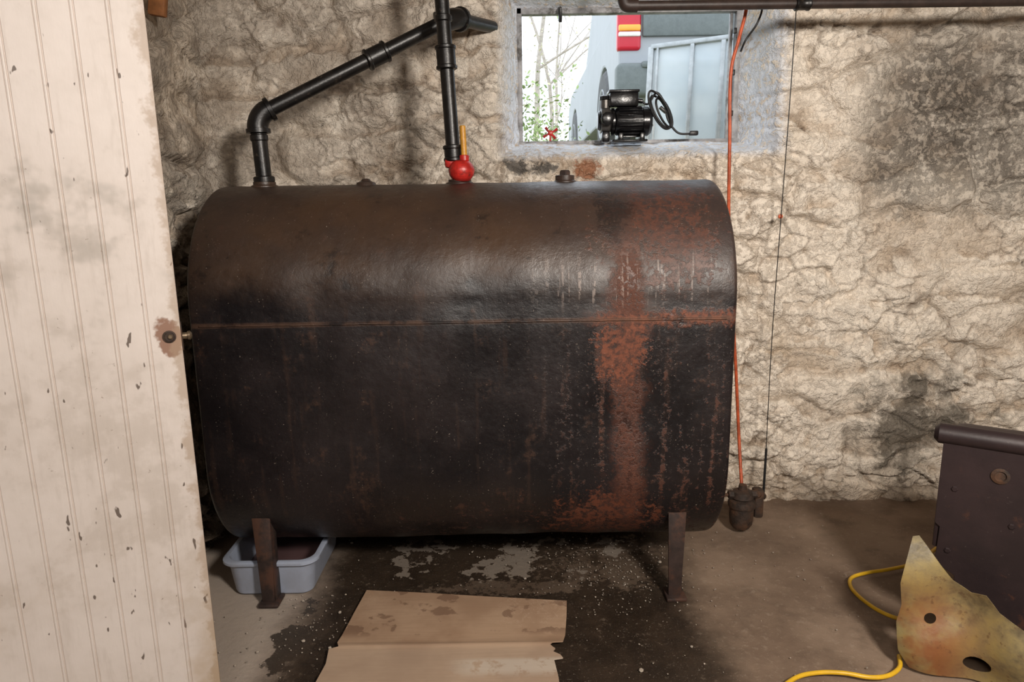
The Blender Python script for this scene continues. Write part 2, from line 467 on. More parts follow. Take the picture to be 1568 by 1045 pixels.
for (kx, kz, kr, kd) in ((-.10, .985, .09, .006), (-.30, 1.0, .03, .005), (-.55, .97, .05, .005), (.10, .95, .06, .005), (.35, .60, .10, .005), (-.35, .55, .15, .005), (.50, .97, .025, .004), (-.80, .95, .03, .004), (-.68, .96, .022, .004), (-.02, 1.02, .02, .003)):
    DN = DN-kd*np.exp(-(((GX-kx)/kr)**2+((PZ-kz)/(kr*.6))**2))*(PY < TY)
DN = DN-.0035*np.exp(-((PZ-.925)/.02)**2)*(PY < TY)*(.4+fbm(GX*6, GX*0, 9, 2))
edge_w = np.clip(np.minimum(GX-TX0, TX1-GX)/.05, 0, 1)
vs = []; fs = []
for i, (xx, d) in enumerate(stations):
    for j, (yy, zz) in enumerate(inset(d)):
        zc = TZT if P[j][1] > TZT else (TZB if P[j][1] < TZB else P[j][1])
        v = Vector((0, yy-TY, zz-zc)).normalized()
        w_ = DN[i, j]*edge_w[i, j]*(1 if d == 0 else 0)
        vs.append((xx, yy+v.y*w_, zz+v.z*w_))
for i in range(len(stations)-1):
    for j in range(NP):
        k = (j+1) % NP; fs.append((i*NP+j, i*NP+k, (i+1)*NP+k, (i+1)*NP+j))
fs.append(tuple(range(NP))); fs.append(tuple(range((len(stations)-1)*NP, len(stations)*NP))[::-1])
me = bpy.data.meshes.new('shell'); me.from_pydata(vs, [], fs)
bm = bmesh.new(); bm.from_mesh(me); bmesh.ops.recalc_face_normals(bm, faces=bm.faces); bm.to_mesh(me); bm.free()
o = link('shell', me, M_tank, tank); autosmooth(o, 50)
sj = int(np.argmin(np.abs(P[:, 1]-.882)+10*(P[:, 0] > TY)))
swp = []
for i, (xx, d) in enumerate(stations):
    if TX0+.012 < xx < TX1-.012 and d == 0: swp.append((xx, TY-TR-DN[i, sj]*edge_w[i, sj]-.0004, .882+.0012*(random.random()-.5)))
sweep('seam_weld', swp, .0036, M_tank, tank, 8, smooth=False)
M_leg = simple('leg_rusty_steel', (.030, .018, .015), .65, 0, .4, 25, (.075, .033, .020), .5)  # rusty steel, base colour darkened to hold the shadow under the tank
for lx, sgx in ((-.760, 1), (.487, 1)):
    for yy, sg in ((1.905, 1), (2.475, -1)):
        L = .30
        box('leg_flange', (lx, yy-.004*sg, L/2+.002), (.056, .008, L), M_leg, tank, bev=.003, taper=.68)
        box('leg_web', (lx+.020, yy+.022*sg, L/2+.002), (.008, .05, L), M_leg, tank, bev=.002, taper=.8)
        box('leg_foot', (lx+.004, yy+.01*sg, .006), (.062, .07, .012), M_leg, tank, bev=.004)
        box('leg_pad', (lx, yy+.003*sg, .31), (.080, .010, .07), M_leg, tank, bev=.004, rot=(R(30)*sg, 0, 0))
for xx, rr, hh in ((-.765, .034, .016), (-.155, .036, .014), (.173, .030, .022)):
    zt = TZT+TR-.004
    lathe('bung', [(rr*1.25, -.004), (rr*1.22, .004), (rr, .008), (rr, hh), (rr*.86, hh+.001)], (xx, TY, zt), (0, 0, 1), M_tank, tank, 28)
lathe('bung_plug', [(.018, 0), (.018, .016), (.014, .020), (.004, .021)], (.173, TY, TZT+TR+.014), (0, 0, 1), M_leg, tank, 6)
lathe('vent_boss', [(.034, -.004), (.028, .008), (.016, .012), (.012, .018), (.006, .020)], (-.442, TY-.03, TZT+TR-.003), (0, 0, 1), M_tank, tank, 20)

# ------------------------------------------------------------------ pipes
m = Mt('black_iron', .36, .1, .5)
n = m.noise(20, 4, .65); n3 = m.noise(80, 3, .7)
c = m.mix(n.sm(.35, .7), (.006, .0055, .0055), (.013, .011, .010)); c = m.mix(n3.sm(.62, .7)*.5, c, (.08, .06, .045))
m.col(c); m.bump(n3, .2, .003); M_iron = m.m
def coupling(parent, p, d, r=.030, L=.05):
    lathe('coupling', [(r*.86, -L/2), (r, -L/2+.003), (r, -L/2+.010), (r*.9, -L/2+.013), (r*.9, L/2-.013), (r, L/2-.010), (r, L/2-.003), (r*.86, L/2)], p, d, M_iron, parent, 24)
vp = empty('vent_pipe')
A = Vector((-.765, 2.19, 1.285)); B = Vector((-.772, 2.19, 1.475)); C = Vector((-.175, 2.37, 1.792)); D = Vector((-.05, 2.60, 1.815))
d1 = (B-A).normalized(); d2 = (C-B).normalized(); d3 = (D-C).normalized()
cyl('riser', A-d1*.02, B, .0235, M_iron, vp)
cyl('diagonal', B, C, .0225, M_iron, vp)
cyl('wall_nipple', C, D, .021, M_iron, vp)
def elbow(parent, p, da, db, r=.030):
    sweep('elbow', [p-da*.045, p-da*.028, p-da*.010+db*.010, p+db*.028, p+db*.045], r*.92, M_iron, parent, 20, n=8)
    lathe('elbow_lip', [(r*.8, -.008), (r*1.08, -.006), (r*1.08, .006), (r*.8, .008)], p-da*.045, da, M_iron, parent, 24)
    lathe('elbow_lip', [(r*.8, -.008), (r*1.08, -.006), (r*1.08, .006), (r*.8, .008)], p+db*.045, db, M_iron, parent, 24)
elbow(vp, B, d1, d2, .034); elbow(vp, C, d2, d3, .036)
mid = B.lerp(C, .60); coupling(vp, mid, d2, .034, .075); coupling(vp, A+d1*.0, d1, .032, .02); coupling(vp, A+d1*.125, d1, .027, .02)
fp = empty('fill_pipe')
E = Vector((-.172, 2.19, 1.335)); F = Vector((-.193, 2.19, 1.80)); d = (F-E).normalized()
cyl('lower', E, E+d*.31, .0215, M_iron, fp); cyl('upper', E+d*.31, E+d*.73, .0215, M_iron, fp)
coupling(fp, E+d*.30, d, .032, .07); coupling(fp, E+d*.41, d, .026, .02); coupling(fp, E+d*.02, d, .031, .05)
M_red = simple('red_enamel', (.42, .02, .015), .35, 0, .3, 40, (.12, .02, .015), .3)
M_yel = simple('yellow_plastic', (.52, .25, .03), .4, 0, .15, 60)
g = empty('tank_level_gauge')
lathe('body', [(.018, 0), (.026, .004), (.038, .020), (.041, .036), (.036, .050), (.028, .060), (.020, .064)], (-.148, 2.175, 1.268), (0, 0, 1), M_red, g, 28)
box('neck', (-.172, 2.185, 1.325), (.055, .04, .03), M_red, g, bev=.010)
cyl('cap', (-.138, 2.170, 1.330), (-.138, 2.170, 1.348), .015, M_red, g)
cyl('float_tube', (-.138, 2.170, 1.345), (-.141, 2.170, 1.435), .0095, M_yel, g)

sp = empty('overhead_pipe')
M_brown = simple('brown_pipe_paint', (.035, .022, .018), .5, 0, .3, 20)
cyl('run', (.39, 2.36, 1.816), (2.84, 2.36, 1.808), .015, M_brown, sp)
cyl('drop', (.375, 2.36, 1.83), (.375, 2.36, 2.06), .015, M_brown, sp)
sweep('bend', [(.375, 2.36, 1.85), (.376, 2.36, 1.833), (.385, 2.36, 1.818), (.42, 2.36, 1.816)], .020, M_brown, sp, 16)
coupling(sp, Vector((.95, 2.36, 1.814)), (1, 0, 0), .021, .05)
M_white = simple('white_porcelain', (.75, .74, .72), .3, 0, .1, 20)
lh = empty('porcelain_insulator')
lathe('body', [(.014, 0), (.030, .004), (.034, .018), (.028, .03), (.016, .05)], (.815, 2.40, 1.838), (0, 0, 1), M_white, lh, 24)
cyl('bracket_rod', (.815, 2.40, 1.88), (.815, 2.40, 2.07), .004, M_brown, lh)

M_cop = simple('orange_fuel_line', (.50, .09, .03), .4, 0, .3, 30)
fl = empty('fuel_line')
sweep('tube', [(.800, 2.435, 2.06), (.802, 2.45, 1.851), (.780, 2.45, 1.735), (.757, 2.45, 1.62), (.764, 2.45, 1.40), (.776, 2.46, 1.146), (.795, 2.45, .88), (.821, 2.44, .60), (.838, 2.42, .35), (.838, 2.36, .17)], .0058, M_cop, fl, 10)
M_blk = simple('black_rubber', (.010, .010, .011), .4, 0, .2, 50)
wr = empty('hanging_wire')
sweep('wire', [(.976, 2.48, 2.06), (.974, 2.47, 1.86), (.968, 2.46, 1.55), (.962, 2.46, 1.14), (.958, 2.465, .7), (.962, 2.465, .20)], .0016, M_blk, wr, 6)
cyl('rod', (.962, 2.465, .27), (.952, 2.44, .075), .0045, M_blk, wr)
lathe('wire_fastener', [(.003, 0), (.008, .003), (.008, .008), (.003, .011)], (.962, 2.472, 1.140), (0, -1, 0), M_cop, wr, 12)
wr2 = empty('dangling_cord')
sweep('cord', [(.86, 2.50, 2.0), (.868, 2.49, 1.86), (.85, 2.48, 1.79), (.82, 2.50, 1.74), (.80, 2.49, 1.70)], .0035, M_blk, wr2, 8)

M_rustdk = simple('rusty_cast_iron', (.032, .019, .013), .75, 0, .5, 35, (.085, .040, .020), .6, .5)
ft = empty('fuel_filter')
lathe('bowl', [(.012, 0), (.030, .006), (.040, .022), (.043, .05), (.043, .085), (.048, .088), (.050, .10), (.046, .112), (.030, .120)], (.832, 2.33, .012), (0, 0, 1), M_rustdk, ft, 24)
lathe('head', [(.030, 0), (.040, .008), (.034, .03), (.016, .036), (.014, .055)], (.832, 2.33, .128), (0, 0, 1), M_rustdk, ft, 20)
cyl('inlet_nut', (.78, 2.33, .145), (.885, 2.33, .145), .016, M_rustdk, ft, 6)
box('bracket', (.90, 2.36, .10), (.035, .05, .11), M_rustdk, ft, bev=.01)
cyl('outlet', (.885, 2.33, .145), (.935, 2.40, .105), .013, M_rustdk, ft)
sweep('outlet_tube', [(.79, 2.33, .145), (.75, 2.34, .14), (.71, 2.33, .16), (.64, 2.28, .17)], .007, M_rustdk, ft, 8)

# ------------------------------------------------------------------ window
M_frame = simple('window_frame_weathered', (.30, .30, .31), .55, .2, .3, 25, (.07, .065, .06), .4)
wn = empty('window_1')
x0, x1, z0, z1 = .035, .895, 1.425, 1.925
yf = 2.79
box('jamb_l', (x0+.010, yf, (z0+z1)/2), (.022, .035, z1-z0), M_frame, wn)
box('jamb_r', (x1-.012, yf, (z0+z1)/2), (.026, .035, z1-z0), M_frame, wn)
box('sash_stile_r', (x1-.036, yf+.015, (z0+z1)/2), (.012, .02, z1-z0), M_frame, wn)
box('head', ((x0+x1)/2, yf, z1-.010), (x1-x0, .035, .030), M_frame, wn)
box('sill', ((x0+x1)/2, yf, z0+.004), (x1-x0, .045, .016), M_frame, wn)
for zz in (1.53, 1.68, 1.83): box('clip', (x1-.03, yf-.02, zz), (.012, .012, .02), M_blk, wn, bev=.002)
box('hook', (.20, yf-.03, 1.895), (.012, .05, .05), M_blk, wn, rot=(R(20), 0, 0))

# ------------------------------------------------------------------ pump on sill
M_pb = simple('black_gloss_motor', (.006, .006, .007), .25, .1, .2, 30)
M_pc = simple('pump_casting', (.13, .12, .11), .4, .7, .3, 30)
pu = empty('transfer_pump')
py, pz = 2.700, 1.497
ax = Vector((1, 0, 0))
lathe('motor', [(.030, 0), (.046, .004), (.050, .012), (.050, .105), (.054, .107), (.054, .128), (.044, .140), (.020, .142)], (.398, py, pz), ax, M_pb, pu, 36)
for i in range(18):
    a = 2*math.pi*i/18
    c_ = Vector((.457, py+math.cos(a)*.052, pz+math.sin(a)*.052))
    box('fin', c_, (.088, .010, .0025), M_pb, pu, rot=(a, 0, 0), bev=.0005)
for i in range(5):
    a = 2*math.pi*i/5
    lathe('cowl_vent', [(.004, 0), (.004, .002)], (.541, py+math.cos(a)*.028, pz+math.sin(a)*.028), ax, M_pc, pu, 8)
box('terminal_box', (.432, py, pz+.078), (.108, .07, .052), M_pb, pu, bev=.006)
box('terminal_lid', (.432, py, pz+.107), (.114, .076, .010), M_pb, pu, bev=.003)
cyl('cable_gland', (.485, py-.01, pz+.075), (.505, py-.01, pz+.072), .009, M_pb, pu)
box('foot_l', (.42, py, pz-.058), (.018, .10, .030), M_pb, pu); box('foot_r', (.50, py, pz-.058), (.018, .10, .030), M_pb, pu)
box('base', (.455, py, pz-.072), (.13, .10, .008), M_pb, pu)
lathe('pump_head', [(.030, 0), (.045, .003), (.048, .012), (.048, .034), (.040, .040), (.040, .052)], (.346, py, pz+.005), ax, M_pc, pu, 28)
lathe('pump_flange', [(.044, 0), (.050, .002), (.050, .012), (.044, .014)], (.386, py, pz), ax, M_pb, pu, 28)
lathe('cover_plate', [(.006, 0), (.030, .002), (.036, .010), (.036, .014)], (.334, py, pz+.005), ax, M_pb, pu, 24)
cyl('port_out', (.366, py, pz+.04), (.366, py, pz+.082), .019, M_pc, pu); lathe('port_cap', [(.02, 0), (.023, .002), (.023, .014), (.015, .018)], (.366, py, pz+.078), (0, 0, 1), M_pb, pu, 10)
cyl('port_in', (.366, py-.02, pz+.005), (.366, py-.062, pz+.005), .021, M_pc, pu); lathe('port_cap', [(.02, 0), (.024, .002), (.024, .014), (.016, .017)], (.366, py-.058, pz+.005), (0, -1, 0), M_pb, pu, 10)
box('pump_foot', (.366, py, pz-.055), (.03, .06, .04), M_pb, pu, bev=.006)
for k, (dx, dz, rr) in enumerate(((.0, .0, 1.), (.012, -.004, .86), (-.008, .006, 1.12))):
    pts = []
    for i in range(15):
        a = R(60)+2*math.pi*i/14
        lx = math.cos(a)*.026*rr; lz = math.sin(a)*.075*rr
        pts.append((.572+dx+lx*.9+lz*-.42, py-.02+.010*math.sin(a*1.3+k)-.006*k, 1.528+dz+lz*.80+lx*.3))
    sweep('cable_loop', pts, .0042, M_blk, pu, 8, n=5)
sweep('cable_lead', [(.50, py-.01, pz+.072), (.525, py-.01, pz+.062), (.555, py-.02, pz+.10), (.585, py-.02, pz+.06), (.60, py-.02, 1.50), (.635, py-.03, 1.452), (.685, py-.03, 1.446)], .0042, M_blk, pu, 8)
box('cable_tie', (.578, py-.028, 1.535), (.032, .018, .012), M_blk, pu, rot=(0, R(40), 0))
box('plug', (.695, py-.03, 1.449), (.034, .02, .018), M_blk, pu, bev=.005)
hw = empty('red_valve_handle')
hc = Vector((.160, 2.73, 1.463))
for i in range(4):
    a = R(35+90*i)
    sweep('spoke', [hc, hc+Vector((math.cos(a)*.018, 0, math.sin(a)*.012)), hc+Vector((math.cos(a)*.033, -.003, math.sin(a)*.026))], .0045, M_red, hw, 8, rf=lambda t: .8+.5*t)
lathe('hub', [(.005, 0), (.010, .003), (.010, .014), (.004, .016)], hc+Vector((0, .008, 0)), (0, -1, 0), M_red, hw, 12)
cyl('stem', hc+Vector((0, 0, -.030)), hc, .004, M_red, hw)

# ------------------------------------------------------------------ beadboard door
DA = R(25)
DM = Matrix.Translation((-.69, 1.40, 0)) @ Matrix.Rotation(math.pi+DA, 4, 'Z')
DW = .86; pitch = .058
front = [(0., .0)]
xx = 0.0
while xx < DW-.01:
    g0 = xx+pitch
    if g0 > DW-.012: break
    front += [(g0-.0020, 0), (g0-.0008, -.0016), (g0+.0004, -.0016), (g0+.0016, .0004), (g0+.0036, .0010), (g0+.0056, .0004), (g0+.0066, -.0012), (g0+.0076, 0)]
    xx += pitch
front.append((DW, 0))
m = Mt('painted_beadboard', .5, 0, .4)
x, y, z = m.xyz()
n2 = m.noise(16, 4, .7, off=3); n3 = m.noise(60, 4, .7, off=7)
n5 = m.noise(5, 4, .7, off=21)
c = m.mix(n5.sm(.3, .7), (.68, .615, .575), (.60, .535, .49))
sv = m.scaled(30, 30, 5); ns = m.noise(1., 4, .65, vec=sv)
c = m.mix(ns.sm(.52, .72)*.32, c, (.44, .38, .33))
c = m.mix(n5.sm(.50, .64)*z.sm(.85, 1.2)*.55, c, (.32, .30, .275))
c = m.mix((n5*.6+n2*.4).sm(.50, .60)*.28, c, (.42, .36, .31))
c = m.mix(n5.sm(.48, .66)*z.sm(.6, .1)*.40, c, (.48, .37, .26))
sv2 = m.scaled(60, 60, 24); nk = m.noise(1., 2, .5, vec=sv2, off=5)
c = m.mix(nk.sm(.715, .745)*.9, c, (.10, .07, .055))
c = m.mix(n3.sm(.64, .69)*n5.sm(.48, .58)*.6, c, (.20, .14, .10))
gr = y.sm(-.0003, -.0014)*y.sm(-.02, -.006)
c = m.mix(gr*.35, c, (.50, .38, .31))
lr = (((x-.022)/.026).abs().pw(2.)+((z-.94)/.040).abs().pw(2.)+(n2-.5)*4.).sm(1.1, .5)
c = m.mix(lr*.85, c, (.20, .08, .035))
c = m.mix((x+(n2-.5)*.10).sm(.018, .0)*.6, c, (.36, .26, .18))
c = m.mix((x+(n5-.5)*.3).sm(.06, .0)*z.sm(.5, .1)*.6, c, (.36, .25, .14))
m.col(c); m.bump(n2*.6+ns*.5, .3, .004)
M_door = m.m
door = empty('door_1')
T = .032
vs = []; fs = []; zs = [0.015+i*(1.95)/30 for i in range(31)]
ringpts = list(front)+[(DW, -T), (0, -T)]
for zz in zs:
    for a, b in ringpts: vs.append((a, b, zz))
nr = len(ringpts)
for i in range(len(zs)-1):
    for j in range(nr):
        k = (j+1) % nr; fs.append((i*nr+j, i*nr+k, (i+1)*nr+k, (i+1)*nr+j))
fs.append(tuple(range(nr))[::-1]); fs.append(tuple(range((len(zs)-1)*nr, len(zs)*nr)))
me = bpy.data.meshes.new('boards'); me.from_pydata(vs, [], fs)
bm = bmesh.new(); bm.from_mesh(me); bmesh.ops.recalc_face_normals(bm, faces=bm.faces); bm.to_mesh(me); bm.free()
o = link('boards', me, M_door, door, M=DM)
M_brass = simple('tarnished_latch', (.20, .15, .10), .4, .7, .4, 60)
def dpt(a, b, c_): return DM @ Vector((a, b, c_))
dn = (DM.to_3x3() @ Vector((0, 1, 0)))
dx_ = (DM.to_3x3() @ Vector((1, 0, 0)))
lathe('escutcheon', [(.013, 0), (.013, .002), (.010, .003), (.009, .001)], dpt(.022, 0, .94), dn, M_rustdk, door, 20)
cyl('spindle', dpt(.020, -.01, .94), dpt(.020, .006, .94), .005, M_brass, door)
cyl('latch_bolt', dpt(.004, -.016, .937), dpt(-.014, -.016, .937), .007, M_brass, door)
lathe('latch_knob', [(.004, 0), (.009, .002), (.010, .007), (.005, .011)], dpt(-.010, -.016, .937), -dx_, M_brass, door, 16)
box('latch_plate', (0, 0, 0), (.003, .02, .06), M_rustdk, door, M=DM @ Matrix.Translation((-.001, -.016, .937)), bev=.001)

# ------------------------------------------------------------------ plastic tub
m = Mt('pale_blue_plastic', .35, 0, .5); n = m.noise(12, 4, .6)
m.col(m.mix(n.sm(.4, .7)*.5, (.38, .43, .54), (.28, .29, .34))); M_tub = m.m
tub = empty('plastic_tub')
def rrect(cx, cy, hx, hy, r, z, n=8):
    out = []
    for (sx, sy, a0) in ((1, 1, 0), (-1, 1, 90), (-1, -1, 180), (1, -1, 270)):
        for i in range(n+1):
            a = R(a0+90*i/n); out.append((cx+sx*(hx-r)+r*math.cos(a), cy+sy*(hy-r)+r*math.sin(a), z))
    return out
rings = []
cx, cy = -.768, 2.12
for hx, hy, r, zz in ((.115, .155, .03, .006), (.122, .162, .035, .004), (.126, .166, .04, .012), (.137, .177, .045, .108), (.138, .178, .045, .111), (.149, .189, .05, .111), (.151, .191, .05, .114), (.151, .191, .05, .122), (.147, .187, .05, .125), (.135, .175, .045, .125), (.133, .173, .045, .120), (.122, .162, .04, .016), (.112, .152, .03, .010)):
    rings.append(rrect(cx, cy, hx, hy, r, zz))
vs = [p for rg in rings for p in rg]; q = len(rings[0]); fs = []
for i in range(len(rings)-1):
    for j in range(q):
        k = (j+1) % q; fs.append((i*q+j, i*q+k, (i+1)*q+k, (i+1)*q+j))
fs.append(tuple(range(q))[::-1]); fs.append(tuple(range((len(rings)-1)*q, len(rings)*q)))
me = bpy.data.meshes.new('basin'); me.from_pydata(vs, [], fs); o = link('basin', me, M_tub, tub); autosmooth(o, 35)
m = Mt('heating_oil', .10, 0, .6); m.col((.13, .075, .075))
me = bpy.data.meshes.new('oil'); me.from_pydata(rrect(cx, cy, .122, .162, .042, .035), [], [tuple(range(q))]); link('oil', me, m.m, tub)

# ------------------------------------------------------------------ cardboard
m = Mt('cardboard', .75, 0, .3)
x, y, z = m.xyz(); n1 = m.noise(5, 4, .6); n2 = m.noise(26, 4, .65, off=3)
sv = m.scaled(8, 160, 8); fl_ = m.noise(1., 2, .5, vec=sv)
c = m.mix(n1.sm(.35, .65), (.44, .30, .20), (.35, .225, .145))
c = m.mix(fl_.sm(.45, .6)*.15, c, (.28, .18, .11))
sp_ = m.noise(11, 4, .55, off=9)
c = m.mix(sp_.sm(.57, .61)*.6*y.sm(1.70, 1.74), c, (.15, .08, .05))
c = m.mix(y.sm(1.62, 1.60)*y.sm(1.53, 1.57)*n2.sm(.35, .5)*.7*x.sm(-.2, -.1), c, (.60, .53, .45))
c = m.mix(y.sm(1.69, 1.64)*.25, c, (.53, .45, .37))
c = m.mix(((n2-.5).abs()).sm(.010, .003)*.35*x.sm(-.10, .0)*y.sm(1.72, 1.78), c, (.66, .52, .40))
m.col(c); m.bump(fl_*.4+n1, .2, .003)
cb = [(-.469, 1.95), (-.30, 1.932), (-.10, 1.905), (.05, 1.888), (.154, 1.876), (.147, 1.80), (.136, 1.71), (.127, 1.677), (.098, 1.674), (.090, 1.665), (.104, 1.650), (.096, 1.638), (.116, 1.623), (.122, 1.61), (.098, 1.605), (.105, 1.534), (.11, 1.30), (-.54, 1.27), (-.512, 1.53), (-.505, 1.60), (-.513, 1.66), (-.488, 1.668), (-.497, 1.69), (-.492, 1.72), (-.48, 1.85)]
card = plate('cardboard_sheet', [cb], .004, Matrix.Translation((0, 0, .010)), m.m)
bm = bmesh.new(); bm.from_mesh(card.data)
for i in range(1, 14):
    bmesh.ops.bisect_plane(bm, geom=bm.verts[:]+bm.edges[:]+bm.faces[:], plane_co=(0, 1.27+i*.05, 0), plane_no=(0.05, 1, 0))
for yy in (1.660, 1.668, 1.676, 1.684): bmesh.ops.bisect_plane(bm, geom=bm.verts[:]+bm.edges[:]+bm.faces[:], plane_co=(-.1, yy, 0), plane_no=(0.02, 1, 0))
for i in range(12):
    bmesh.ops.bisect_plane(bm, geom=bm.verts[:]+bm.edges[:]+bm.faces[:], plane_co=(-.52+i*.055, 0, 0), plane_no=(1, 0, 0))
for v in bm.verts:
    w = .0035*math.exp(-((v.co.y-1.672)/.010)**2)+.001*math.sin(v.co.x*9)*math.sin(v.co.y*13)
    v.co.z += w+.003
bm.to_mesh(card.data); bm.free(); autosmooth(card, 30)

# ------------------------------------------------------------------ boiler and yellow sheet
BM = Matrix.Translation((1.095, 1.65, 0)) @ Matrix.Rotation(R(-35), 4, 'Z') @ Matrix.Rotation(R(90), 4, 'X')
m = Mt('boiler_brown_enamel', .45, .1, .5)
n1 = m.noise(5, 4, .6); n2 = m.noise(22, 5, .7, off=2); n3 = m.noise(90, 3, .7)
c = m.mix(n1.sm(.3, .7), (.036, .022, .023), (.020, .013, .014)); c = m.mix(n2.sm(.60, .72)*.25, c, (.070, .034, .024)); c = m.mix(n3.sm(.67, .73)*.35, c, (.14, .11, .10))
x, y, z = m.xyz()
c = m.mix((n2+z.sm(.30, .10)*.15).sm(.64, .74)*.5, c, (.10, .040, .022))
m.col(c); m.bump(n2*.4+n1, .3, .006); M_boil = m.m
bo = empty('boiler')
outl = [(.02, .625), (.60, .625), (.60, .0), (.16, .0), (.15, .06), (.12, .10), (.13, .15), (.10, .175), (.085, .20), (.06, .205), (.055, .235), (.03, .25), (.01, .255), (.012, .36), (.0, .37), (.0, .60)]
plate('front_panel', [outl, arc((.125, .525), .014, .017, 0, 340)], .008, BM, M_boil, bo, .0015)
box('body', (.33, .23, -.245), (.54, .45, .46), M_boil, bo, M=BM, bev=.012)
box('hood', (.31, .56, -.035), (.58, .14, .07), M_boil, bo, M=BM, bev=.02, seg=4)
box('side_lip', (.006, .46, -.03), (.012, .32, .06), M_boil, bo, M=BM, bev=.004)
box('raised_panel', (.40, .28, .006), (.34, .40, .012), M_boil, bo, M=BM, bev=.006)
def bp(a, b, c_): return BM @ Vector((a, b, c_))
cyl('rolled_top_edge', bp(-.022, .607, -.010), bp(.60, .607, -.010), .026, M_boil, bo, 28, bev=.012)
bz = BM.to_3x3() @ Vector((0, 0, 1))
lathe('eyelet', [(.011, 0), (.018, .001), (.020, .005), (.013, .007), (.011, .003)], bp(.125, .525, .004), bz, M_rustdk, bo, 24)
for a, b in ((.035, .47), (.035, .30), (.16, .40), (.20, .33)): lathe('bolt', [(.008, 0), (.008, .004), (.006, .006), (.002, .006)], bp(a, b, .003), bz, M_boil, bo, 6)

m = Mt('yellow_paint_rusted', .45, 0, .5)
x, y, z = m.xyz(); n1 = m.noise(7, 5, .7); n2 = m.noise(40, 4, .7, off=4)
c = m.mix(n1.sm(.35, .6), (.36, .275, .10), (.25, .20, .10))
c = m.mix(n1.sm(.50, .70)*.75, c, (.06, .045, .03))
c = m.mix((z.sm(.32, .10)*x.sm(1.20, 1.05)*(m.noise(6, 4, .6, off=11).sm(.34, .52)))*.85, c, (.22, .065, .02))
c = m.mix(n2.sm(.58, .66)*.5, c, (.10, .04, .02))
m.col(c); m.bump(n1+n2*.4, .3, .006)
YM = Matrix.Translation((1.005, 1.60, 0)) @ Matrix.Rotation(R(-36), 4, 'Z') @ Matrix.Rotation(R(90), 4, 'X')
yo = [(.005, .355), (.018, .358), (.06, .31), (.10, .262), (.14, .240), (.17, .25), (.20, .215), (.26, .19), (.32, .14), (.34, .004), (.12, .004), (.03, .008), (.002, .05), (-.010, .12), (-.002, .17), (-.008, .24)]
holes = [arc((.062, .150), .013, .013, 0, 340), arc((.17, .055), .030, .024, 20, 350)]
sheet = plate('rusted_yellow_sheet_metal', [yo]+holes, .003, Matrix(), m.m)
bm = bmesh.new(); bm.from_mesh(sheet.data)
for i in range(19): bmesh.ops.bisect_plane(bm, geom=bm.verts[:]+bm.edges[:]+bm.faces[:], plane_co=(-.01+i*.02, 0, 0), plane_no=(1, .2, 0))
for i in range(18): bmesh.ops.bisect_plane(bm, geom=bm.verts[:]+bm.edges[:]+bm.faces[:], plane_co=(0, i*.02, 0), plane_no=(.1, 1, 0))
for v in bm.verts:
    a, b = v.co.x, v.co.y
    v.co.z += .020*math.sin(a*26+b*8)+.012*math.sin(b*30-a*9)-.02*b+.012
bmesh.ops.transform(bm, matrix=YM, verts=bm.verts)
bm.to_mesh(sheet.data); bm.free(); autosmooth(sheet, 30)
M_cable = simple('yellow_cable_jacket', (.72, .43, .02), .4, 0, .1, 30)
yc = empty('yellow_extension_cord')
sweep('cord_a', [(1.45, 2.16, .012), (1.33, 2.07, .012), (1.22, 2.03, .012), (1.14, 2.012, .012), (1.075, 1.985, .012), (1.046, 1.94, .012), (1.042, 1.88, .012), (1.06, 1.81, .012), (1.095, 1.765, .012), (1.135, 1.765, .012)], .0058, M_cable, yc, 10)
sweep('cord_b', [(.62, 1.46, .012), (.704, 1.522, .012), (.77, 1.54, .012), (.833, 1.537, .012), (.89, 1.520, .012), (.94, 1.525, .012), (.985, 1.555, .012), (1.01, 1.60, .012)], .0058, M_cable, yc, 10)

# ------------------------------------------------------------------ debris crumbs
M_crumb = simple('plaster_crumbs', (.34, .29, .24), .9, 0, .4, 60)
bm = bmesh.new()
for i in range(800):
    if i < 430: px, py_ = random.gauss(.33, .15), random.gauss(2.08, .15)
    elif i < 560: px, py_ = random.gauss(-.62, .09), random.gauss(1.78, .12)
    else: px, py_ = random.uniform(-.9, 1.3), random.uniform(1.5, 2.5)
    s_ = random.uniform(.001, .003) if random.random() < .97 else random.uniform(.004, .007)
    r_ = bmesh.ops.create_icosphere(bm, subdivisions=1, radius=s_)
    for v in r_['verts']:
        v.co = Vector((v.co.x*random.uniform(.7, 1.3), v.co.y*random.uniform(.7, 1.3), v.co.z*.7))+Vector((px, py_, s_*.5+.001))
me = bpy.data.meshes.new('floor_debris'); bm.to_mesh(me); bm.free(); link('floor_debris', me, M_crumb)

M_peg = simple('orange_brown_wood', (.28, .11, .035), .7, 0, .3, 20)
pg = empty('wall_bracket')
box('block', (-1.03, 1.98, 1.80), (.05, .045, .06), M_peg, pg, bev=.006)
box('hook', (-1.02, 2.16, 1.80), (.05, .025, .09), M_peg, pg, bev=.006, rot=(0, R(10), 0))

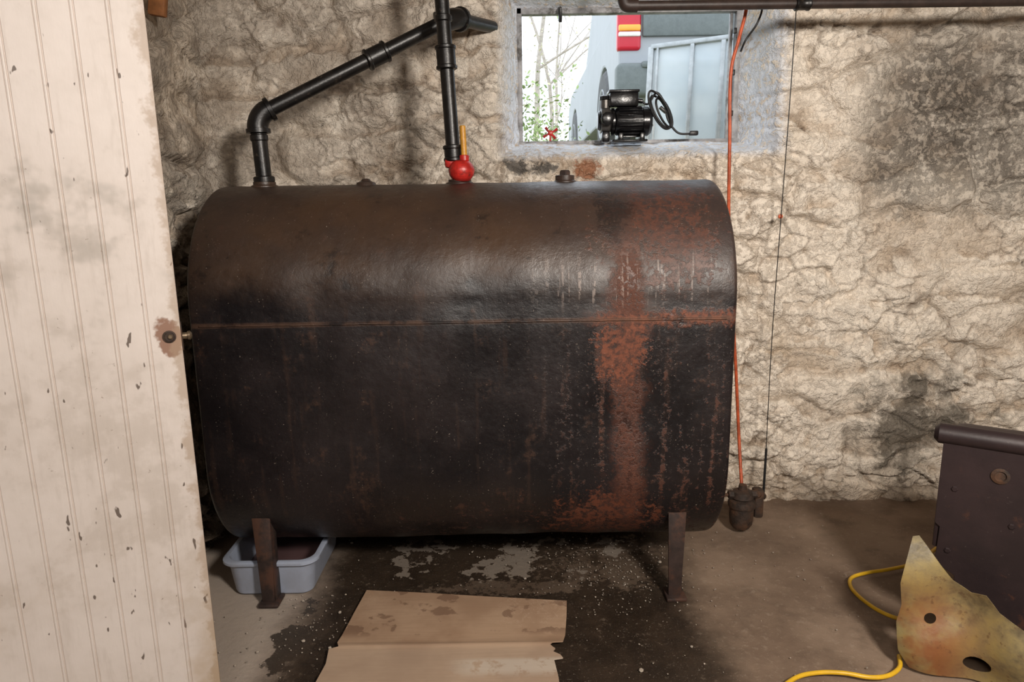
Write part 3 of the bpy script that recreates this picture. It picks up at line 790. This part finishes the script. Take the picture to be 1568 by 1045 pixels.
# ------------------------------------------------------------------ outside
m = Mt('yard_grass', .9); n = m.noise(3, 4, .7)
m.col(m.mix(n.sm(.4, .6), (.20, .22, .09), (.34, .30, .20)))
def yard(U, V):
    X = -7+18*U; Y = 2.80+22*V
    Z = 1.36+.24*sst(3.2, 5.0, Y)+.05*(fbm(X, Y, 8, 3)-.5)
    return X, Y, Z, {}
grid('yard_ground', 60, 60, yard, m.m)
M_car = simple('silver_car_paint', (.34, .36, .385), .5, 0, .04, 3, bump=0)
M_gl = simple('car_glass', (.16, .19, .21), .15, 0, .1, 3, bump=0)
M_tire = simple('tire_rubber', (.10, .10, .105), .8, 0, .2, 20)
M_tail = simple('tail_lamp_red', (.50, .012, .03), .3, 0, .05, 5, bump=0)
M_amb = simple('tail_lamp_amber', (.85, .38, .05), .3, 0, .05, 5, bump=0)
M_trim = simple('grey_bumper_plastic', (.13, .15, .15), .55, 0, .1, 30)
car = empty('parked_suv')
gx, gy, gz = .845, 5.5, 1.60
CM = Matrix(((0, 0, 1, gx+.9), (1, 0, 0, gy), (0, 1, 0, gz), (0, 0, 0, 1)))
body = [(.02, .42), (.0, .60), (.03, 1.0), (.10, 1.08), (4.1, 1.0), (4.5, .85), (4.55, .45), (4.45, .28)]+[(3.62+.42*math.cos(R(a)), .30+.46*math.sin(R(a))) for a in range(0, 181, 15)]+[(3.0, .28)]+[(.90+.42*math.cos(R(a)), .30+.46*math.sin(R(a))) for a in range(0, 181, 15)]+[(.2, .28)]
plate('body', [body], 1.76, CM, M_car, car, .02)
cab = [(.08, 1.02), (.22, 1.62), (.45, 1.70), (2.3, 1.70), (3.1, 1.05)]
plate('cabin', [cab], 1.60, CM, M_car, car, .03)
for a0, a1, sh_ in ((.45, 1.0, 0), (1.08, 1.9, 0), (1.98, 2.75, -.35)):
    plate('side_glass', [[(a0, 1.20), (a0+.08, 1.55), (a1+sh_*.7, 1.58), (a1, 1.20)]], .02, Matrix.Translation((-.80, 0, 0)) @ CM, M_gl, car)
box('rear_glass', (gx+.9, gy+.11, gz+1.34), (1.45, .03, .50), M_gl, car, rot=(R(-13), 0, 0), bev=.01)
box('tailgate_panel', (gx+.9, gy+.0, gz+.93), (1.45, .03, .22), M_trim, car, bev=.01)
box('roof_spoiler', (gx+.9, gy+.20, gz+1.66), (1.45, .20, .04), M_car, car, bev=.015)
for wy in (.90, 3.62):
    for wx in (gx+.10, gx+1.68):
        lathe('tyre', [(.20, 0), (.33, .0), (.365, .03), (.37, .11), (.365, .19), (.33, .22), (.20, .22)], (wx-.11, gy+wy, gz+.37), (1, 0, 0), M_tire, car, 36)
        lathe('rim', [(.03, 0), (.08, .02), (.18, .01), (.21, -.005), (.22, .02), (.22, .20)], (wx-.112, gy+wy, gz+.37), (1, 0, 0), M_car, car, 20)
box('bumper', (gx+.9, gy-.03, gz+.50), (1.86, .16, .24), M_trim, car, bev=.04, seg=4)
box('bumper_step', (gx+.9, gy-.07, gz+.60), (1.5, .12, .05), M_trim, car, bev=.02)
for sx in (gx+.075, gx+1.72):
    box('tail_lamp_housing', (sx, gy+.035, gz+.90), (.18, .10, .36), M_tail, car, bev=.03, seg=4)
    box('tail_lamp_amber', (sx, gy+.01, gz+.88), (.165, .08, .045), M_amb, car, bev=.01)
    box('tail_lamp_reverse', (sx, gy+.01, gz+.835), (.165, .08, .035), M_white, car, bev=.01)
M_alu = simple('aluminium_frame', (.40, .425, .44), .4, .3, .15, 20)
m = Mt('hazy_pane', .25, 0, .5); n = m.noise(4, 3, .5); m.col(m.mix(n.sm(.3, .7), (.62, .70, .76), (.76, .82, .86)))
m.b.inputs['Alpha'].default_value = .55
M_pane = m.m
sw = empty('storm_window_frame')
SM = Matrix.Translation((.70, 3.62, 1.40)) @ Matrix.Rotation(R(-30), 4, 'Z') @ Matrix.Rotation(R(90-6), 4, 'X')
Wd, Ht = .76, .565
box('rail_top', (Wd/2, Ht, 0), (Wd, .022, .03), M_alu, sw, M=SM); box('rail_bottom', (Wd/2, .02, 0), (Wd, .03, .03), M_alu, sw, M=SM)
for xx, ww in ((.0, .028), (.035, .012), (.21, .020), (.36, .022), (.54, .020), (.76, .03)):
    box('stile', (xx, Ht/2, 0), (ww, Ht, .028), M_alu, sw, M=SM)
box('pane', (Wd/2, Ht/2, -.004), (Wd-.02, Ht-.02, .004), M_pane, sw, M=SM, bev=0)
M_bark = simple('bark', (.42, .37, .32), .9, 0, .2, 10, bump=0)
M_leaf = simple('spring_leaves', (.34, .44, .18), .7, 0, .4, 4, bump=0)
M_leaf2 = simple('spring_leaves_yellow', (.60, .57, .38), .7, 0, .3, 4, bump=0)
for t, (tx, ty, tr) in enumerate(((.42, 14, .07), (.15, 16, .07), (.80, 14.5, .04), (1.1, 16, .06))):
    te = empty('bare_tree')
    rr = random.Random(t)
    def branch(p, d_, L, r_, dep):
        pts = [p]; q_ = Vector(p); dd = Vector(d_)
        for i in range(4):
            dd = (dd+Vector((rr.uniform(-.18, .18), rr.uniform(-.18, .18), rr.uniform(-.05, .12)))).normalized()
            q_ = q_+dd*L/4; pts.append(q_.copy())
        sweep('limb', pts, r_, M_bark, te, 5, n=2, rf=lambda t_: 1-.6*t_)
        if dep > 0:
            for i in range(4 if dep > 1 else 3):
                b = pts[rr.randint(1, 4)]
                nd = (dd+Vector((rr.uniform(-1.1, 1.1), rr.uniform(-.6, .6), rr.uniform(-.3, .5)))).normalized()
                branch(b, nd, L*.5, r_*.42, dep-1)
    branch(Vector((tx, ty, 1.55)), (0, 0, 1), 4.5, tr, 3)
def shrub(name, c0, sp_, n, mat):
    bm = bmesh.new()
    for i in range(n):
        p = Vector((c0[0]+max(-2.2, min(2.2, random.gauss(0, 1)))*sp_[0], c0[1]+max(-2, min(2, random.gauss(0, 1)))*sp_[1], c0[2]+abs(random.gauss(0, sp_[2]))))
        M_ = Matrix.Translation(p) @ Matrix.Rotation(random.uniform(0, 6.3), 4, (random.random(), random.random(), random.random()+.01))
        s_ = random.uniform(.015, .035)
        v_ = [bm.verts.new(M_ @ Vector(q_)) for q_ in ((-s_, 0, 0), (0, s_*.5, 0), (s_, 0, 0), (0, -s_*.5, 0))]
        bm.faces.new(v_)
    me = bpy.data.meshes.new(name); bm.to_mesh(me); bm.free(); link(name, me, mat)
shrub('shrub', (.20, 7.5, 1.62), (.27, .4, .36), 1300, M_leaf)
shrub('shrub', (.4, 11.2, 1.62), (.6, .35, 1.3), 1600, M_leaf2)

# ------------------------------------------------------------------ light, world, camera
w = bpy.data.worlds.new('overcast'); scene.world = w; w.use_nodes = True
bg = w.node_tree.nodes['Background']; bg.inputs[0].default_value = (.84, .92, 1., 1); bg.inputs[1].default_value = 2.4
def area(name, loc, target, size, power, col):
    l = bpy.data.lights.new(name, 'AREA'); l.shape = 'DISK'; l.size = size; l.energy = power; l.color = col
    o = bpy.data.objects.new(name, l); COL.objects.link(o); o.location = loc
    o.rotation_euler = (Vector(target)-Vector(loc)).to_track_quat('-Z', 'Y').to_euler(); return o
area('work_lamp', (.95, -.25, 1.88), (.70, 2.4, .85), .35, 66, (1., .925, .84))
area('fill_light', (-.2, -.6, 1.98), (-.1, 1.9, .9), .6, 22, (1., .935, .87))  # added fill light above the camera, not a real fixture

cam = bpy.data.cameras.new('camera'); cam.sensor_width = 36; cam.lens = 24
co = bpy.data.objects.new('camera', cam); COL.objects.link(co)
co.matrix_world = Matrix.Translation((0, 0, 1.2)) @ Matrix.Rotation(R(90-11.4), 4, 'X') @ Matrix.Rotation(R(-.9), 4, 'Z')
cam.clip_start = .05
scene.camera = co
scene.view_settings.view_transform = 'Standard'
